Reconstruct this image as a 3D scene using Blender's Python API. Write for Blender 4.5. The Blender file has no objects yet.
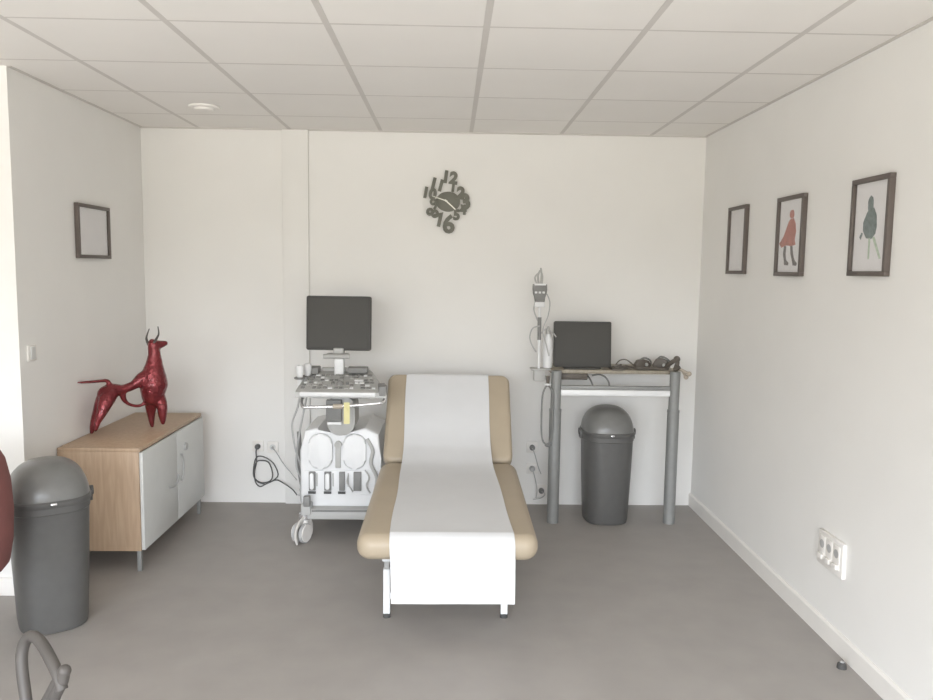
import bpy, bmesh, math, random
from mathutils import Vector, Matrix
R = math.radians
random.seed(4)
SC = bpy.context.scene
COL = SC.collection

# ---------------------------------------------------------------- camera
FPX, PITCH, YAW, ROLL, CAMH = 775.194, 0.10345, 0.02134, 0.01359, 1.632
_f = Vector((math.sin(YAW) * math.cos(PITCH), math.cos(YAW) * math.cos(PITCH), -math.sin(PITCH)))
_r0 = Vector((math.cos(YAW), -math.sin(YAW), 0)); _u0 = _r0.cross(_f)
_r = _r0 * math.cos(ROLL) + _u0 * math.sin(ROLL)
_u = -_r0 * math.sin(ROLL) + _u0 * math.cos(ROLL)
CAMP = Vector((0, 0, CAMH))
cd = bpy.data.cameras.new('camera'); cam = bpy.data.objects.new('camera', cd); COL.objects.link(cam)
cd.sensor_width = 36; cd.lens = FPX / 933 * 36; cd.clip_start = .05
m = Matrix.Identity(4)
for i in range(3):
    m[i][0], m[i][1], m[i][2], m[i][3] = _r[i], _u[i], -_f[i], CAMP[i]
cam.matrix_world = m
SC.camera = cam

def at(u, v, Y):                      # where the sight line of a photo point meets the plane y = Y
    d = _r * ((u - 466.5) / FPX) - _u * ((v - 350) / FPX) + _f
    return CAMP + d * (Y / d.y)

# ---------------------------------------------------------------- room numbers
XL, XR, YB, H, YC = -2.062, 1.704, 5.288, 2.539, 3.735
XFL, YW = -3.9, -1.7

# ---------------------------------------------------------------- materials
def mat(name, col, rough=.5, metal=0, var=.04, scale=12, bump=0, bscale=60, spec=.5, coat=0, sss=0):
    mt = bpy.data.materials.new(name); mt.use_nodes = True
    nt = mt.node_tree; b = nt.nodes['Principled BSDF']
    b.inputs['Roughness'].default_value = rough; b.inputs['Metallic'].default_value = metal
    b.inputs['Specular IOR Level'].default_value = spec
    b.inputs['Coat Weight'].default_value = coat
    tc = nt.nodes.new('ShaderNodeTexCoord')
    no = nt.nodes.new('ShaderNodeTexNoise'); no.inputs['Scale'].default_value = scale; no.inputs['Detail'].default_value = 4
    nt.links.new(tc.outputs['Object'], no.inputs['Vector'])
    mr = nt.nodes.new('ShaderNodeMapRange'); mr.inputs['From Min'].default_value = .3; mr.inputs['From Max'].default_value = .7
    mr.inputs['To Min'].default_value = 1 - var; mr.inputs['To Max'].default_value = 1 + var
    nt.links.new(no.outputs['Fac'], mr.inputs['Value'])
    mx = nt.nodes.new('ShaderNodeVectorMath'); mx.operation = 'SCALE'; mx.inputs[0].default_value = col
    nt.links.new(mr.outputs['Result'], mx.inputs['Scale']); nt.links.new(mx.outputs['Vector'], b.inputs['Base Color'])
    if bump:
        n2 = nt.nodes.new('ShaderNodeTexNoise'); n2.inputs['Scale'].default_value = bscale; n2.inputs['Detail'].default_value = 3
        nt.links.new(tc.outputs['Object'], n2.inputs['Vector'])
        bp = nt.nodes.new('ShaderNodeBump'); bp.inputs['Strength'].default_value = bump; bp.inputs['Distance'].default_value = .01
        nt.links.new(n2.outputs['Fac'], bp.inputs['Height']); nt.links.new(bp.outputs['Normal'], b.inputs['Normal'])
    return mt

def s(r, g, b):                       # display colour -> linear
    f = lambda c: (c / 255 / 12.92) if c / 255 <= .04045 else ((c / 255 + .055) / 1.055) ** 2.4
    return (f(r), f(g), f(b))

def wood(name, col, col2):
    mt = mat(name, col, .45)
    nt = mt.node_tree; b = nt.nodes['Principled BSDF']
    tc = nt.nodes.new('ShaderNodeTexCoord'); mp = nt.nodes.new('ShaderNodeMapping')
    mp.inputs['Scale'].default_value = (18, 18, 1.6)
    no = nt.nodes.new('ShaderNodeTexNoise'); no.inputs['Scale'].default_value = 3; no.inputs['Detail'].default_value = 6; no.inputs['Distortion'].default_value = .6
    cr = nt.nodes.new('ShaderNodeValToRGB')
    cr.color_ramp.elements[0].position = .3; cr.color_ramp.elements[0].color = (*col, 1)
    cr.color_ramp.elements[1].position = .72; cr.color_ramp.elements[1].color = (*col2, 1)
    nt.links.new(tc.outputs['Object'], mp.inputs['Vector']); nt.links.new(mp.outputs['Vector'], no.inputs['Vector'])
    nt.links.new(no.outputs['Fac'], cr.inputs['Fac']); nt.links.new(cr.outputs['Color'], b.inputs['Base Color'])
    return mt

def glass(name):
    mt = bpy.data.materials.new(name); mt.use_nodes = True; nt = mt.node_tree
    nt.nodes.remove(nt.nodes['Principled BSDF'])
    t = nt.nodes.new('ShaderNodeBsdfTransparent'); g = nt.nodes.new('ShaderNodeBsdfGlossy'); g.inputs['Roughness'].default_value = .03
    lw = nt.nodes.new('ShaderNodeLayerWeight'); lw.inputs['Blend'].default_value = .5
    pw = nt.nodes.new('ShaderNodeMath'); pw.operation = 'POWER'; pw.inputs[1].default_value = 5; nt.links.new(lw.outputs['Facing'], pw.inputs[0])
    fr = nt.nodes.new('ShaderNodeMath'); fr.operation = 'MULTIPLY_ADD'; fr.inputs[1].default_value = .9; fr.inputs[2].default_value = .035; nt.links.new(pw.outputs[0], fr.inputs[0])
    mx = nt.nodes.new('ShaderNodeMixShader')
    nt.links.new(fr.outputs[0], mx.inputs['Fac']); nt.links.new(t.outputs[0], mx.inputs[1]); nt.links.new(g.outputs[0], mx.inputs[2])
    nt.links.new(mx.outputs[0], nt.nodes['Material Output'].inputs['Surface'])
    return mt

M = dict(  # dark colours are lifted to imitate a veil of lens haze
    wall=mat('wall_paint', (.80, .793, .775), .6, var=.012, scale=3, bump=.05, bscale=180, spec=.25),
    tile=mat('ceiling_tile', (.82, .80, .775), .9, var=.012, scale=2.5, bump=.12, bscale=240, spec=.1),
    grid=mat('ceiling_grid', (.60, .575, .55), .6, var=.02),
    floor=mat('vinyl_floor', (.35, .33, .312), .5, var=.045, scale=5, bump=.02, bscale=120, spec=.35),
    skirting=mat('skirting_paint', (.78, .76, .73), .45, var=.015),
    beige=mat('beige_vinyl', (.40, .335, .25), .48, var=.03, scale=6, bump=.05, bscale=160),
    paper=mat('tissue_paper', (.62, .627, .64), .85, var=.012, scale=9, bump=.12, bscale=14, spec=.15),
    white_metal=mat('white_metal', (.78, .79, .80), .35, var=.02),
    black_rubber=mat('dark_rubber', (.07, .07, .068), .7),
    bin=mat('bin_plastic', (.098, .097, .094), .42, var=.05, scale=20),
    bin_lid=mat('bin_lid_plastic', (.165, .165, .16), .28, var=.05, scale=20, bump=.06, bscale=40),
    screen=mat('screen_glass', (.055, .053, .048), .6, var=.03, scale=4),
    bezel=mat('monitor_plastic', (.055, .053, .049), .6),
    cream=mat('device_plastic', (.72, .73, .74), .4, var=.02),
    grey=mat('device_grey', (.42, .42, .41), .45, var=.03),
    dgrey=mat('device_dark_grey', (.20, .20, .195), .5, var=.04),
    key=mat('key_grey', (.24, .24, .23), .5, var=.08, scale=40),
    chrome=mat('bright_metal', (.75, .75, .76), .25, .8, var=.03),
    yellow=mat('yellow_tag', (.68, .63, .33), .6, var=.04),
    cable=mat('dark_cable', (.10, .10, .10), .55),
    gcable=mat('grey_cable', (.42, .42, .42), .55),
    oak=wood('oak_veneer', (.40, .285, .195), (.49, .36, .25)),
    desk_wood=wood('desk_wood', (.27, .24, .19), (.35, .31, .25)),
    door=mat('white_lacquer', (.62, .63, .62), .4, var=.02),
    alu=mat('brushed_grey_metal', (.26, .265, .26), .5, .15, var=.04, scale=30),
    frame=mat('dark_frame_wood', (.12, .10, .09), .5, var=.06),
    print=mat('print_paper', (.76, .75, .76), .7, var=.02),
    clock=mat('clock_numerals', (.14, .14, .115), .5, var=.06),
    hand=mat('clock_hand_silver', (.78, .78, .72), .35, .3),
    redmetal=mat('red_lacquer', (.20, .028, .034), .26, .55, var=.2, scale=14, bump=1.0, bscale=38, coat=.25),
    red=mat('red_fabric', (.20, .075, .07), .8, var=.06),
    armrest=mat('taupe_plastic', (.075, .068, .063), .55, var=.05),
    dredp=mat('paint_red', (.42, .14, .11), .8, var=.25, scale=60),
    dblack=mat('paint_black', (.10, .085, .085), .8, var=.2, scale=60),
    dteal=mat('paint_teal', (.15, .19, .19), .8, var=.3, scale=60),
    dgreen=mat('paint_green', (.45, .54, .43), .8, var=.2, scale=60),
    glass=glass('picture_glass'),
    beige_plastic=mat('beige_plastic', (.46, .40, .33), .5),
    brown=mat('dark_brown_plastic', (.11, .095, .08), .5, var=.1, scale=40),
)

# ---------------------------------------------------------------- mesh helpers
def spline(pts, n=8, closed=False):
    P = [Vector(p) for p in pts]; out = []
    N = len(P)
    for i in range(N if closed else N - 1):
        g = (lambda k: P[k % N]) if closed else (lambda k: P[max(0, min(N - 1, k))])
        a, b, c, d = g(i - 1), g(i), g(i + 1), g(i + 2)
        for k in range(n):
            t = k / n
            out.append(.5 * ((2 * b) + (c - a) * t + (2 * a - 5 * b + 4 * c - d) * t * t + (3 * b - a - 3 * c + d) * t ** 3))
    if not closed: out.append(P[-1])
    return out

class MB:
    def __init__(self): self.bm = bmesh.new()
    def _merge(self, t, mtx=None, mi=0):
        if mtx is not None: bmesh.ops.transform(t, matrix=mtx, verts=t.verts)
        mp = {v: self.bm.verts.new(v.co) for v in t.verts}
        for f in t.faces:
            try:
                nf = self.bm.faces.new([mp[v] for v in f.verts]); nf.material_index = mi
            except ValueError: pass
        t.free(); return self
    def box(self, x0, x1, y0, y1, z0, z1, bev=0, seg=2, mtx=None, mi=0):
        t = bmesh.new(); bmesh.ops.create_cube(t, size=1)
        bmesh.ops.transform(t, matrix=Matrix.Translation(((x0 + x1) / 2, (y0 + y1) / 2, (z0 + z1) / 2)) @ Matrix.Diagonal((x1 - x0, y1 - y0, z1 - z0, 1)), verts=t.verts)
        if bev: bmesh.ops.bevel(t, geom=t.edges[:], offset=bev, segments=seg, affect='EDGES', profile=.5)
        return self._merge(t, mtx, mi)
    def prism(self, pts, d0, d1, mtx=None, bev=0, seg=2, mi=0):   # polygon in local xy, extruded along z
        t = bmesh.new()
        a = [t.verts.new((x, y, d0)) for x, y in pts]; b = [t.verts.new((x, y, d1)) for x, y in pts]
        t.faces.new(a[::-1]); t.faces.new(b); n = len(pts)
        for i in range(n): t.faces.new((a[i], a[(i + 1) % n], b[(i + 1) % n], b[i]))
        if bev:
            es = [e for e in t.edges if abs(e.verts[0].co.z - e.verts[1].co.z) < 1e-7]
            bmesh.ops.bevel(t, geom=es, offset=bev, segments=seg, affect='EDGES', profile=.5)
        return self._merge(t, mtx, mi)
    def tube(self, pts, r, seg=8, closed=False, caps=True):
        P = [Vector(p) for p in pts]; n = len(P)
        rad = r if isinstance(r, (list, tuple)) else [r] * n
        t = bmesh.new(); rings = []; nrm = None
        for i in range(n):
            a = P[i - 1] if (i or closed) else P[0]; b = P[(i + 1) % n] if (closed or i < n - 1) else P[-1]
            tg = (b - a).normalized()
            if nrm is None:
                nrm = tg.orthogonal().normalized()
            nrm = (nrm - tg * nrm.dot(tg)).normalized(); bi = tg.cross(nrm)
            rr = rad[i] if isinstance(rad[i], (tuple, list)) else (rad[i], rad[i])
            rings.append([t.verts.new(P[i] + nrm * math.cos(q) * rr[0] + bi * math.sin(q) * rr[1]) for q in [2 * math.pi * k / seg for k in range(seg)]])
        for i in range(n if closed else n - 1):
            A, B = rings[i], rings[(i + 1) % n]
            off = 0
            if closed and i == n - 1:
                off = min(range(seg), key=lambda o: (A[0].co - B[o].co).length)
            for k in range(seg): t.faces.new((A[k], A[(k + 1) % seg], B[(k + 1 + off) % seg], B[(k + off) % seg]))
        if caps and not closed: t.faces.new(rings[0][::-1]); t.faces.new(rings[-1])
        return self._merge(t)
    def cyl(self, p0, p1, r, seg=20, r1=None):
        return self.tube([p0, p1], [r, r if r1 is None else r1], seg)
    def rings(self, rows, mtx=None, cap=True):       # rows of equal point counts -> closed loops lofted
        t = bmesh.new(); rs = [[t.verts.new(p) for p in row] for row in rows]; n = len(rs[0])
        for A, B in zip(rs, rs[1:]):
            for k in range(n): t.faces.new((A[k], A[(k + 1) % n], B[(k + 1) % n], B[k]))
        if cap: t.faces.new(rs[0][::-1]); t.faces.new(rs[-1])
        return self._merge(t, mtx)
    def ball(self, c, r, sx=1, sy=1, sz=1, u=16, v=10):
        t = bmesh.new(); bmesh.ops.create_uvsphere(t, u_segments=u, v_segments=v, radius=r)
        return self._merge(t, Matrix.Translation(c) @ Matrix.Diagonal((sx, sy, sz, 1)))
    def build(self, name, mt, root=None, angle=38):
        bmesh.ops.recalc_face_normals(self.bm, faces=self.bm.faces)
        off = Vector((0, 0, 0))
        o = root
        while o is not None: off += o.location; o = o.parent
        own = Vector((0, 0, 0))
        bmesh.ops.translate(self.bm, vec=-off, verts=self.bm.verts)
        me = bpy.data.meshes.new(name); self.bm.to_mesh(me); self.bm.free()
        for q in (mt if isinstance(mt, (list, tuple)) else [mt]): me.materials.append(q)
        me.shade_smooth(); me.set_sharp_from_angle(angle=R(angle))
        ob = bpy.data.objects.new(name, me); COL.objects.link(ob)
        if root is not None: ob.parent = root
        return ob

def empty(name, loc, label, cat, group=None):
    o = bpy.data.objects.new(name, None); COL.objects.link(o); o.location = loc; o.empty_display_size = .1
    return tag(o, label, cat, group)
def tag(o, label, cat, group=None):
    o['label'] = label; o['category'] = cat
    if group: o['group'] = group
    return o
def struct(o): o['kind'] = 'structure'; return o
def rrect(w, h, r, n=5, cx=0, cy=0):
    pts = []
    for (x, y, a) in ((w / 2 - r, h / 2 - r, 0), (-w / 2 + r, h / 2 - r, 90), (-w / 2 + r, -h / 2 + r, 180), (w / 2 - r, -h / 2 + r, 270)):
        for k in range(n + 1):
            q = R(a + 90 * k / n); pts.append((cx + x + r * math.cos(q), cy + y + r * math.sin(q)))
    return pts
def pad(w, h, r, t, rb, mtx, n=6):     # upholstered slab: rounded outline, rounded rim
    rows = []
    for k in range(n + 1):
        a = R(90 * k / n); i_ = rb * (1 - math.sin(a)); z = rb * (1 - math.cos(a))
        rows.append([mtx @ Vector((x, y, z)) for x, y in rrect(w - 2 * i_, h - 2 * i_, max(.004, r - i_), 7)])
    for k in range(n + 1):
        a = R(90 * k / n); i_ = rb * (1 - math.cos(a)); z = t - rb + rb * math.sin(a)
        rows.append([mtx @ Vector((x, y, z)) for x, y in rrect(w - 2 * i_, h - 2 * i_, max(.004, r - i_), 7)])
    return MB().rings(rows)
def frame_mtx(o, x, y, z):
    mm = Matrix.Identity(4)
    for i in range(3): mm[i][0], mm[i][1], mm[i][2], mm[i][3] = x[i], y[i], z[i], o[i]
    return mm

# ================================================================ SETTING
T = .12
struct(MB().box(XFL - T, XR + T, YW - T, YB + T, -T, 0).build('floor', M['floor']))
struct(MB().box(XFL, XR, YB, YB + T, 0, H).build('wall_back', M['wall']))
struct(MB().box(XR, XR + T, YW, YB, 0, H).build('wall_right', M['wall']))
# left wall ends at an outer corner; the jog faces the camera
struct(MB().box(XL - T, XL, YC, YB, 0, H).build('wall_left', M['wall']))
struct(MB().box(XFL, XL - T, YC, YC + T, 0, H).build('wall_jog', M['wall']))
struct(MB().box(XFL - T, XFL, YW, YC + T, 0, H).build('wall_far_left', M['wall']))
# window wall behind the camera
WX0, WX1, WZ0, WZ1 = -3.5, 1.45, .12, 2.25
b = MB()
b.box(XFL, XR, YW - T, YW, 0, WZ0).box(XFL, XR, YW - T, YW, WZ1, H)
b.box(XFL, WX0, YW - T, YW, WZ0, WZ1).box(WX1, XR, YW - T, YW, WZ0, WZ1)
struct(b.build('wall_front', M['wall']))
NW = 3; ww = (WX1 - WX0) / NW
b = MB()
for k in range(NW):
    x0 = WX0 + k * ww; x1 = x0 + ww
    for (a, c, z0, z1) in ((x0, x0 + .05, WZ0, WZ1), (x1 - .05, x1, WZ0, WZ1), (x0 + .05, x1 - .05, WZ0, WZ0 + .05), (x0 + .05, x1 - .05, WZ1 - .05, WZ1)):
        b.box(a, c, YW - .09, YW - .03, z0, z1)
win = struct(b.build('window_1', M['white_metal']))
g = MB()
for k in range(NW): g.box(WX0 + k * ww + .05, WX0 + (k + 1) * ww - .05, YW - .064, YW - .058, WZ0 + .05, WZ1 - .05)
struct(g.build('pane', M['glass'], win))

# suspended ceiling: 60 cm tiles hung a little below the grid lines
b = MB(); b.box(XFL - T, XR + T, YW - T, YB + T, H + .0012, H + T, mi=1)
gx0, gy0 = -1.676, 3.019
xs = [XFL] + [gx0 + .6 * k for k in range(-3, 6)] + [XR]
ys = [YW] + [gy0 + .6 * k for k in range(-7, 4)] + [YB]
for i in range(len(xs) - 1):
    for j in range(len(ys) - 1):
        if xs[i + 1] - xs[i] < .05 or ys[j + 1] - ys[j] < .05: continue
        cx = .5 * (xs[i] + xs[i + 1]); cy = .5 * (ys[j] + ys[j + 1])
        if cy > YC + T and cx < XL: continue
        dz = random.uniform(-.0008, .0008)
        b.box(xs[i] + .013, xs[i + 1] - .013, ys[j] + .007, ys[j + 1] - .007, H, H + .0012, mi=0)
for x in xs[1:-1]: b.box(x - .0125, x + .0125, YW, YB if x > XL else YC, H - .0006, H + .0012, mi=1)
for y in ys[1:-1]: b.box(XFL if y < YC else XL, XR, y - .0065, y + .0065, H - .0004, H + .0012, mi=1)
struct(b.build('ceiling', [M['tile'], M['grid']]))
# boxed-in pipe run on the back wall, perimeter angle, skirting
struct(MB().box(-1.128, -.956, YB - .028, YB, 0, H - .004, bev=.003).build('trim_1', M['wall']))
b = MB(); b.box(XL, XR, YB - .022, YB, H - .006, H + .002).box(XR - .02, XR, YW, YB - .022, H - .003, H + .002).box(XL, XL + .02, YC, YB - .022, H - .003, H + .002)
struct(b.build('trim_2', M['grid']))
b = MB(); b.prism([(0, 0), (.014, 0), (.014, .082), (.006, .092), (0, .092)], 0, YB - YW, frame_mtx((XR, YW, 0), (-1, 0, 0), (0, 0, 1), (0, 1, 0)))
struct(b.build('baseboard_right', M['skirting']))
b = MB(); b.box(XFL, XL - .001, YC - .013, YC, 0, .09, bev=.003)
struct(b.build('baseboard_left', M['skirting']))

# ================================================================ EXAMINATION TABLE
ex = empty('examination_table', (0, 3.9, 0), 'beige padded examination table with raised backrest, white legs and paper strip', 'examination table')
HW = .392
tl = math.radians(1.15)
mt_ = frame_mtx((-.001, 3.80, .396), (1, 0, 0), (0, math.cos(tl), math.sin(tl)), (0, -math.sin(tl), math.cos(tl)))
b = pad(2 * HW, 1.21, .065, .116, .052, mt_)
b.build('seat_cushion', M['beige'], ex)
dv = Vector((0, .40, .435)).normalized(); nv = Vector((0, -dv.z, dv.y))
BL = .622; TH = .105
hin = Vector((.004, 4.405, .525))
cen = hin + dv * (BL / 2) - nv * TH
b = pad(.758, BL, .055, TH, .03, frame_mtx(cen - Vector((.009, 0, 0)), (1, 0, 0), dv, nv))
b.build('backrest', M['beige'], ex)
b = MB()
for sx in (-1, 1):
    b.box(.004 + sx * .275 - .02, .004 + sx * .275 + .02, 3.33, 4.62, .337, .388, bev=.004)
for y in (3.36, 3.92, 4.55): b.box(-.25, .258, y - .02, y + .02, .345, .384, bev=.004)
b.tube([(.004, 3.95, .36), (.004, 4.62, .62)], .017, 12)
b.box(-.30, .31, 4.60, 4.64, .36, .392, bev=.004)
b.box(-.315, -.245, 3.49, 3.53, .288, .299, bev=.002).box(.23, .31, 3.49, 3.53, .288, .299, bev=.002)
b.box(-.315, -.245, 4.40, 4.44, .288, .299, bev=.002).box(.23, .31, 4.40, 4.44, .288, .299, bev=.002)
b.build('frame', M['white_metal'], ex)
for sx in (-1, 1):
    for y in (3.51, 4.42):
        x = -.008 + sx * .276
        b = MB(); b.box(x - .016, x + .016, y - .016, y + .016, .02, .237, bev=.003)
        lg = b.build('leg', M['white_metal'], ex)
        MB().box(x - .011, x + .011, y - .011, y + .011, .237, .356, bev=.002).build('inner_tube', M['grey'], lg)
        MB().cyl((x, y, 0), (x, y, .022), .018, 16).build('rubber_foot', M['black_rubber'], lg)
b = MB(); b.box(-.27, .25, 3.5, 3.52, .09, .12, bev=.003).box(-.27, .25, 4.41, 4.43, .09, .12, bev=.003).box(-.022, .006, 3.52, 4.41, .094, .116, bev=.003)
b.build('crossbar', M['white_metal'], ex)

# paper strip: hangs at the foot, lies on the seat, climbs the backrest
e = .0045
def seat_pt(ly, lz): return (3.80 + ly * math.cos(tl) - lz * math.sin(tl), .396 + ly * math.sin(tl) + lz * math.cos(tl))
rim = [seat_pt(-.605 + .052 + .0575 * math.cos(R(a)), .064 + .0575 * math.sin(R(a))) for a in (178, 160, 142, 124, 106, 92)]
fy_ = rim[0][0]
prof = [(fy_ + .001, .207), (fy_ + .001, .28), (fy_, .35), (fy_, .41)] + rim + [seat_pt(-.50, .1205), seat_pt(-.2, .1205), seat_pt(.1, .1205), seat_pt(.30, .1215), seat_pt(.42, .128), seat_pt(.51, .143)]
for q in (.06, .13, .2, .32, .45, .56): p = hin + dv * q + nv * (e + (.028 if q < .1 else .009 if q < .15 else 0)); prof.append((p.y, p.z))
tp = hin + dv * (BL + e)
p = hin + dv * (BL - .012) + nv * .001; prof.append((p.y, p.z)); p = tp - nv * .03; prof.append((p.y, p.z)); p = tp - nv * .075; prof.append((p.y, p.z))
p = hin + dv * (BL - .03) - nv * (TH + e); prof.append((p.y, p.z)); p = hin + dv * (BL - .22) - nv * (TH + e); prof.append((p.y, p.z))
pr = spline([(0, y, z) for y, z in prof], 5)
cum = [0]
for a, c in zip(pr, pr[1:]): cum.append(cum[-1] + (c - a).length)
L = cum[-1]
bm = bmesh.new(); rows = []
NX = 14
for p, q in zip(pr, cum):
    t = q / L
    xl = -.240 - .006 * min(1, q / .25) - .022 * min(1, t / .7) + .0025 * math.sin(q * 9); xr_ = .288 + .006 * min(1, q / .25) - .054 * min(1, t / .72) + .0025 * math.sin(q * 7 + 1)
    row = []
    for k in range(NX + 1):
        f = k / NX; w = .0010 * math.sin(q * 17 + f * 5) * math.sin(f * 9 + q * 4)
        hang = max(0, .50 - p.z) if p.y < fy_ + .004 else 0
        row.append(bm.verts.new((xl + (xr_ - xl) * f, p.y - abs(w) * .6 - hang * .006 * (1 + math.sin(f * 7)), p.z + abs(w))))
    rows.append(row)
for A, B in zip(rows, rows[1:]):
    for k in range(NX): bm.faces.new((A[k], A[k + 1], B[k + 1], B[k]))
bmesh.ops.recalc_face_normals(bm, faces=bm.faces)
bmesh.ops.solidify(bm, geom=bm.faces[:], thickness=-.0012)
o = MB(); o.bm.free(); o.bm = bm
tag(o.build('paper_sheet', M['paper'], angle=60), 'white paper strip draped over the beige examination table and hanging at its foot', 'paper sheet')

# ================================================================ ULTRASOUND CART
uc = empty('ultrasound_machine', (-.66, 4.75, 0), 'wheeled white ultrasound machine with keyboard console and dark monitor, left of the table', 'ultrasound machine')
cx = -.655
# monitor
mc = Vector((-.690, 4.78, 1.292))
mm = Matrix.Translation(mc) @ Matrix.Rotation(R(-4), 4, 'Z') @ Matrix.Rotation(R(-3), 4, 'X')
b = MB(); b.prism(rrect(.400, .335, .012, 3), 0, .045, mm @ Matrix.Rotation(R(90), 4, 'X') @ Matrix.Translation((0, 0, -.045)), bev=.006)
b.box(-.13, .13, .04, .07, -.11, .11, bev=.01, mtx=mm)
mon = b.build('monitor', M['bezel'], uc)
MB().box(-.182, .182, -.003, .001, -.150, .150, mtx=mm).build('screen', M['screen'], mon)
b = MB(); b.box(-.72, -.655, 4.76, 4.82, 1.10, 1.14, bev=.008).box(-.765, -.62, 4.73, 4.80, 1.078, 1.108, bev=.012).tube([(-.775, 4.735, 1.092), (-.615, 4.735, 1.092)], .014, 10)
b.build('monitor_bracket', M['grey'], uc)
b = MB(); b.box(-.708, -.650, 4.72, 4.785, .97, 1.08, bev=.008); b.build('monitor_column', M['cream'], uc)
# console, narrower at the back
fy, ry = 4.42, 4.84
prof_ = [(4.42, .888), (4.425, .918), (4.45, .930), (4.78, .992), (4.84, .995), (4.84, .90), (4.60, .872)]
hw = lambda y: .262 - .078 * (y - fy) / (ry - fy)
cx = -.625
b = MB(); b.rings([[(cx + sx * hw(y) - .06 * (y - fy) / (ry - fy), y, z) for y, z in prof_] for sx in (-1, 1)])
b.box(-.80, -.505, 4.79, 4.84, .99, 1.012, bev=.006)
con = b.build('console', M['grey'], uc)
b = MB(); b.box(cx - .235, cx + .20, 4.405, 4.428, .896, .922, bev=.007); b.build('palm_rest', M['cream'], con)
def slope(t, s_): return Vector((cx - .012 - .03 * t + s_ * (1 - .12 * t), 4.455 + .27 * t, .931 + .0507 * t))
sv = Vector((0, .27, .0507)).normalized(); sn = Vector((0, -sv.z, sv.y))
keys = []
for rr_ in range(6):
    for k in range(14):
        if rr_ in (1, 2) and 5 <= k <= 8: continue
        if random.random() < .14: continue
        p = slope(.08 + rr_ * .168, -.215 + k * .0318 + random.uniform(-.003, .003))
        keys.append((frame_mtx(p, (1, 0, 0), sv, sn), random.choice((.010, .010, .013)), .011))
for mt2, w, h_ in keys:
    MB().box(-w, w, -h_, h_, -.002, .006, bev=.0015, seg=1, mtx=mt2).build('key', random.choice((M['key'], M['key'], M['grey'], M['cream'], M['dgrey'])), con)
p = slope(.33, .0); MB().ball(p + sn * .002, .022).build('trackball', M['dgrey'], con)
for q in (-.045, .045): p = slope(.33, q); MB().cyl(p, p + sn * .014, .010, 14).build('control_dial', M['dgrey'], con)
b = MB(); b.box(-.625, -.505, 4.70, 4.785, .992, 1.026, bev=.004); b.build('accessory_tray', M['dgrey'], con)
b = MB(); b.prism([(-.405, 4.415), (-.368, 4.42), (-.362, 4.46), (-.385, 4.56), (-.425, 4.56)], .90, .957, bev=.006); b.build('corner_block', M['dgrey'], con)
# probe holders with probes, left
b = MB()
for (x, y) in ((-.893, 4.60), (-.862, 4.68)):
    ring = [(x + .028 * math.cos(q), y + .028 * math.sin(q), .975) for q in [R(k * 30) for k in range(12)]]
    b.tube(ring, .007, 8, closed=True); b.box(x + .02, cx - .225, y - .008, y + .008, .925, .982)
b.prism([(-.87, 4.69), (-.80, 4.69), (-.80, 4.79), (-.87, 4.79)], .985, 1.028, bev=.008)
b.build('probe_holder', M['dgrey'], uc)
for (x, y, l) in ((-.893, 4.60, .12), (-.862, 4.68, .10)):
    b = MB(); rows_ = [(-.095, .008), (-.07, .012), (-.02, .016), (.02, .018), (.05, .024), (.075, .025), (.085, .018)]
    b.tube([(x, y, .967 + z) for z, r_ in rows_], [r_ for z, r_ in rows_], 14); b.build('probe', M['cream'], uc)
b = MB()
b.tube(spline([(-.893, 4.60, .875), (-.905, 4.58, .80), (-.935, 4.57, .70), (-.925, 4.6, .55), (-.90, 4.66, .40), (-.915, 4.70, .25), (-.90, 4.68, .16)], 8), .006, 8)
b.tube(spline([(-.862, 4.68, .875), (-.885, 4.64, .74), (-.915, 4.64, .58), (-.93, 4.66, .42), (-.90, 4.70, .30), (-.93, 4.72, .22)], 8), .006, 8)
b.build('probe_cable', M['gcable'], uc)
# front handle
b = MB()
b.tube(spline([(-.855, 4.62, .89), (-.858, 4.47, .865), (-.84, 4.405, .838), (-.80, 4.395, .836), (-.62, 4.395, .843), (-.43, 4.395, .860), (-.385, 4.41, .866), (-.378, 4.48, .88), (-.395, 4.62, .90)], 8), .0095, 12)
b.build('handle', M['chrome'], uc)
b = MB(); b.tube([(-.665, 4.395, .841), (-.61, 4.395, .844)], .014, 12); b.build('handle_clamp', M['beige_plastic'], uc)
b = MB(); b.prism(rrect(.165, .24, .075, 8, 0, .0), 0, .20, frame_mtx((-.640, 4.72, .765), (1, 0, 0), (0, 0, 1), (0, -1, 0)), bev=.006)
b.box(-.81, -.47, 4.56, 4.82, .86, .905, bev=.006)
b.build('column', M['grey'], uc)
b = MB(); b.box(-.722, -.632, 4.490, 4.522, .735, .862, bev=.004); b.build('drive_bay', M['dgrey'], uc)
MB().box(-.715, -.632, 4.485, 4.497, .716, .732, bev=.002).build('drive_slot', M['cream'], uc)
b = MB(); b.tube(spline([(-.586, 4.395, .856), (-.585, 4.380, .85), (-.585, 4.379, .82)], 5), .003, 6); b.prism(rrect(.034, .125, .006, 3), 0, .003, frame_mtx((-.586, 4.384, .806), (1, 0, 0), (0, 0, 1), (0, -1, 0)))
b.build('tag', M['yellow'], uc)
cx = -.655
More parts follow.
